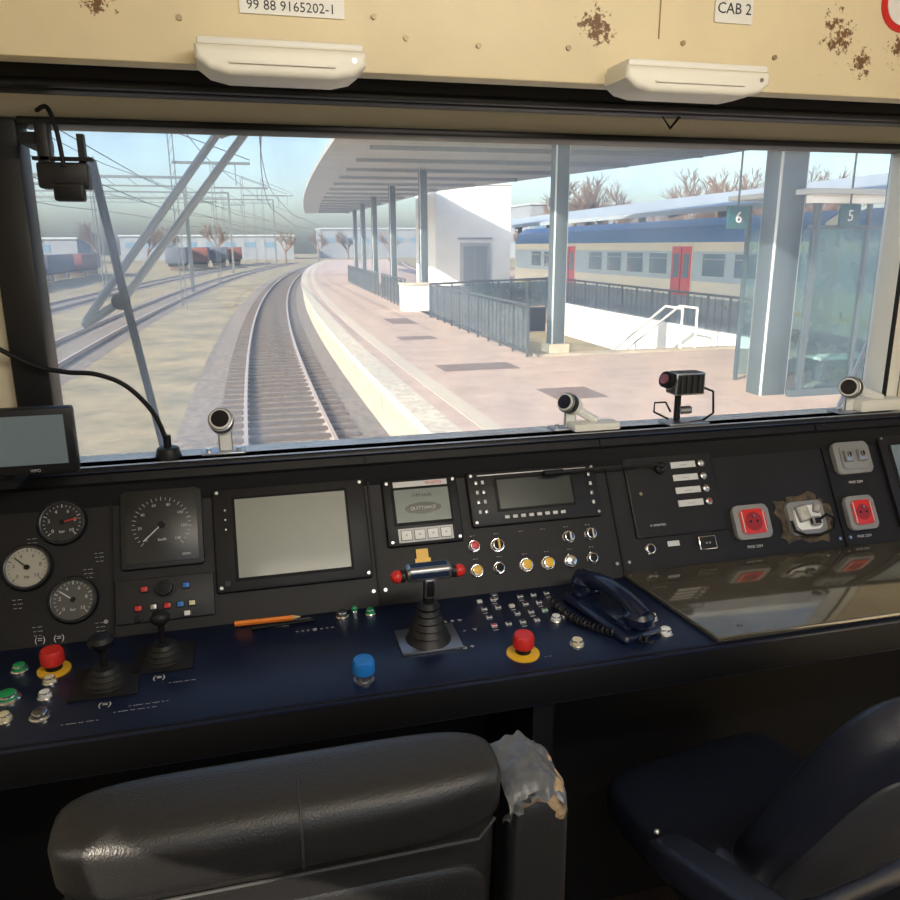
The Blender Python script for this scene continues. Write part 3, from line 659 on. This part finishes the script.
# passenger train
b=B('passenger_train')
X0=14.45
for (y0,y1) in ((-4,17.0),(17.7,41.5)):
    prof=[(X0,RZ+.95),(X0,1.80),(X0+.15,2.15),(X0+.6,2.40),(X0+2.3,2.40),(X0+2.75,2.15),(X0+2.9,1.80),(X0+2.9,RZ+.95)]
    M=frame((0,y0,0),(1,0,0),(0,0,1),(0,1,0))
    b.prism(prof,0,y1-y0,trainw,M)
    b.prism([(X0-.012,1.66),(X0-.012,1.81),(X0+.14,2.17),(X0+.59,2.43),(X0+2.31,2.43),(X0+2.3,2.2),(X0+.5,2.2)],.05,y1-y0-.05,trainb,M)
    b.box((X0-.01,(y0+y1)/2,.9),(.03,y1-y0-.3,.95),mat('train_band',(.40,.52,.62),.35)); b.box((X0-.012,(y0+y1)/2,-.25),(.03,y1-y0-.3,.10),yellow)
    b.box((X0+1.45,(y0+y1)/2,RZ+.6),(2.4,y1-y0-1,.7),dark)
    y=y0+1.2
    while y<y1-1.6:
        if not any(abs(y-d)<1.5 for d in (24.3,33.9,3,13)): b.box((X0-.03,y,.95),(.03,1.25,.72),trainwin,bev=.01); b.box((X0-.045,y,1.13),(.02,1.25,.03),steel)
        y+=1.75
    for yy in (y0+2.2,y0+4.6,y1-4.6,y1-2.2):
        b.cyl((X0+.6,yy,RZ+.45),(X0+2.3,yy,RZ+.45),.45,railm)
for d in (3,13,24.3,33.9):
    b.box((X0-.03,d,.50),(.05,1.3,2.1),mat('door_red',(.60,.04,.04),.4),bev=.02)
    for i in (-1,1): b.box((X0-.06,d+.32*i,.9),(.02,.35,.8),trainwin)
    b.box((X0-.06,d,.50),(.02,.03,2.0),dark)
b.done()
# catenary masts
def mast(x,y,h,arm):
    b=B('catenary_mast')
    b.box((x-.12,y,RZ+h/2-.1),(.05,.22,h),mastm).box((x+.12,y,RZ+h/2-.1),(.05,.22,h),mastm)
    k=0
    while k*.6<h-.6: b.tube([(x-.12,y,RZ+.6*k),(x+.12,y,RZ+.6*k+.6)],.015,mastm,seg=4); k+=1
    if arm: b.box((x+arm/2,y,RZ+h*.80),(abs(arm),.12,.14),mastm); b.tube([(x,y,RZ+h*.97),(x+arm,y,RZ+h*.82)],.03,mastm,seg=5); b.tube([(x+arm*.8,y,RZ+h*.8),(x+arm*.8,y,RZ+h*.68)],.03,mastm,seg=5)
    b.done()
mast(-3.2,46,9.4,4.0); mast(-1.9,72,10,4.5); mast(4.0,137,14,5); mast(-9,58,9,-5); mast(.6,96,11,5); mast(-14,88,10.5,0); mast(-6.5,110,11,4); mast(-16,44,9,0); mast(3,160,12,0); mast(-2,118,11,3)
b=B('overhead_gantry')
for y,z,x0,x1 in ((62,6.4,-24,-3.6),(103,7.9,-28,-1.0),(145,9.4,-34,6)):
    b.box(((x0+x1)/2,y,z),(x1-x0,.2,.18),mastm); b.box(((x0+x1)/2,y,z-.6),(x1-x0,.12,.1),mastm)
    for k in range(int((x1-x0)/1.5)): b.tube([(x0+1.5*k,y,z),(x0+1.5*k+.75,y,z-.6)],.03,mastm,seg=4)
    b.box((x0,y,z/2-.8),(.25,.25,z+1.7),mastm); b.box((x1,y,z/2-.8),(.25,.25,z+1.7),mastm)
b.done()
b=B('overhead_wire')
for c,z in ((.62,4.0),(.62,5.2),(-6.2,4.0),(-6.2,5.3),(-9,6.4),(-12,4.0),(-12,5.3),(-3,6.8)):
    b.tube([(c+cv(y),y,z+.3*abs(math.sin(y*.06))) for y in range(14,170,4)],.022,dark,seg=4)
b.done()
b=B('freight_train')
for k in range(5):
    x=-21+.6*k; y=48+14*k
    b.box((x,y,RZ+1.6),(2.6,12.5,1.7),(wagon,wagonb)[k%2],bev=.05).box((x,y,RZ+.75),(2.2,12,.3),dark)
    for yy in (-4.5,-3,3,4.5): b.cyl((x-1,y+yy,RZ+.35),(x+1,y+yy,RZ+.35),.4,railm,seg=14)
b.done()
b=B('freight_train')
for k in range(4):
    x=-9+2.6*k; y=125+11*k
    b.box((x,y,RZ+2.0),(2.8,10.5,2.2),(wagonb,wagon)[k%2],bev=.05).box((x,y,RZ+.7),(2.2,10,.4),dark)
    for yy in (-4,4): b.cyl((x-1,y+yy,RZ+.35),(x+1,y+yy,RZ+.35),.4,railm,seg=12)
b.done()
for x,y,w,h,d in ((-50,190,34,5,15),(-8,230,44,6,15),(45,240,45,8,15),(-70,120,22,4,30),(90,200,40,13,20)):
    b=B('warehouse'); b.box((x,y,RZ+h/2-.2),(w,d,h),bldg); b.box((x,y-.1,RZ+h),(w+.6,d+.6,.4),rib_m)
    for k in range(int(w/5)): b.box((x-w/2+2.5+5*k,y-d/2-.03,RZ+h*.6),(2.6,.1,1.4),trainwin)
    b.done()
# bare trees
bb=B('tree')
def branch(p,d,L,r,lev):
    q=p+d*L; bb.tube([p,(p+q)/2+V((random.uniform(-1,1),random.uniform(-1,1),0))*L*.05,q],[r,r*.8,r*.6],trunk,seg=4)
    if lev==0: return
    for k in range(4 if lev>1 else 5):
        nd=(d+V((random.uniform(-1,1),random.uniform(-1,1),random.uniform(-.2,.8)))*.75).normalized()
        branch(p+d*L*random.uniform(.5,1),nd,L*random.uniform(.55,.78),r*.55,lev-1)
branch(V((0,0,-.1)),V((0,0,1)),2.6,.22,5)
t0=bb.done(); tme=t0.data; t0.location=(36,66,RZ-.2); t0.scale=(1.3,1.3,1.2)
for k in range(42):
    o=bpy.data.objects.new('tree',tme); bpy.context.collection.objects.link(o)
    if k<24: y=random.uniform(60,82); x=33+k*2.4
    else: x=-75+9*(k-24)+random.uniform(-3,3); y=172+random.uniform(-4,4)
    s=random.uniform(1.1,1.5)*(1 if k<24 else .75); o.location=(x,y,RZ-.2); o.scale=(s*1.3,s*1.3,s*1.25); o.rotation_euler=(0,0,random.uniform(0,6))
# ------------------------------------------------------------------ light
w=bpy.data.worlds.new('World'); S.world=w; w.use_nodes=True; nt=w.node_tree
bg=nt.nodes['Background']; sky=nt.nodes.new('ShaderNodeTexSky'); sky.sky_type='NISHITA'; sky.sun_disc=False
td=V((.72,.52,-.40)).normalized()
sky.sun_elevation=math.asin(-td.z); sky.sun_rotation=math.atan2(-td.x,-td.y); sky.air_density=1.0; sky.dust_density=3.0; sky.ozone_density=2.5
nt.links.new(sky.outputs[0],bg.inputs[0]); bg.inputs[1].default_value=.28
sl=bpy.data.lights.new('sun','SUN'); sl.energy=7.5; sl.angle=.01; sl.color=(1,.88,.70); so=bpy.data.objects.new('sun',sl); bpy.context.collection.objects.link(so)
so.rotation_euler=td.to_track_quat('-Z','Y').to_euler(); so.location=(-20,-20,20)
b=B('added_fill_fixture'); b.box((.6,-.1,2.235),(1.3,.22,.03),white,bev=.01); b.done()  # added unseen fixture for the fill light below
al_=bpy.data.lights.new('added_cab_fill','AREA'); al_.shape='RECTANGLE'; al_.size=1.25; al_.size_y=.2; al_.energy=17; al_.color=(1,.93,.80)  # added fill, aimed forward to brighten the header panel
ao=bpy.data.objects.new('added_cab_fill',al_); bpy.context.collection.objects.link(ao); ao.location=(.6,-.08,2.19); ao.rotation_euler=(math.radians(72),0,0)
# ------------------------------------------------------------------ camera
a=math.radians(14.5);p=math.radians(14.7);r=.005
F=V((math.sin(a)*math.cos(p),math.cos(a)*math.cos(p),-math.sin(p)))
R0=V((math.cos(a),-math.sin(a),0));U0=R0.cross(F)
R=R0*math.cos(r)-U0*math.sin(r);U=U0*math.cos(r)+R0*math.sin(r)
cd=bpy.data.cameras.new('camera'); cd.lens=31.2; cd.sensor_width=36; cd.clip_start=.02; cd.clip_end=1500
co=bpy.data.objects.new('camera',cd); bpy.context.collection.objects.link(co); co.matrix_world=frame((0,0,1.6),R,U,-F); S.camera=co
S.view_settings.view_transform='Standard'
S.view_settings.exposure=0.5
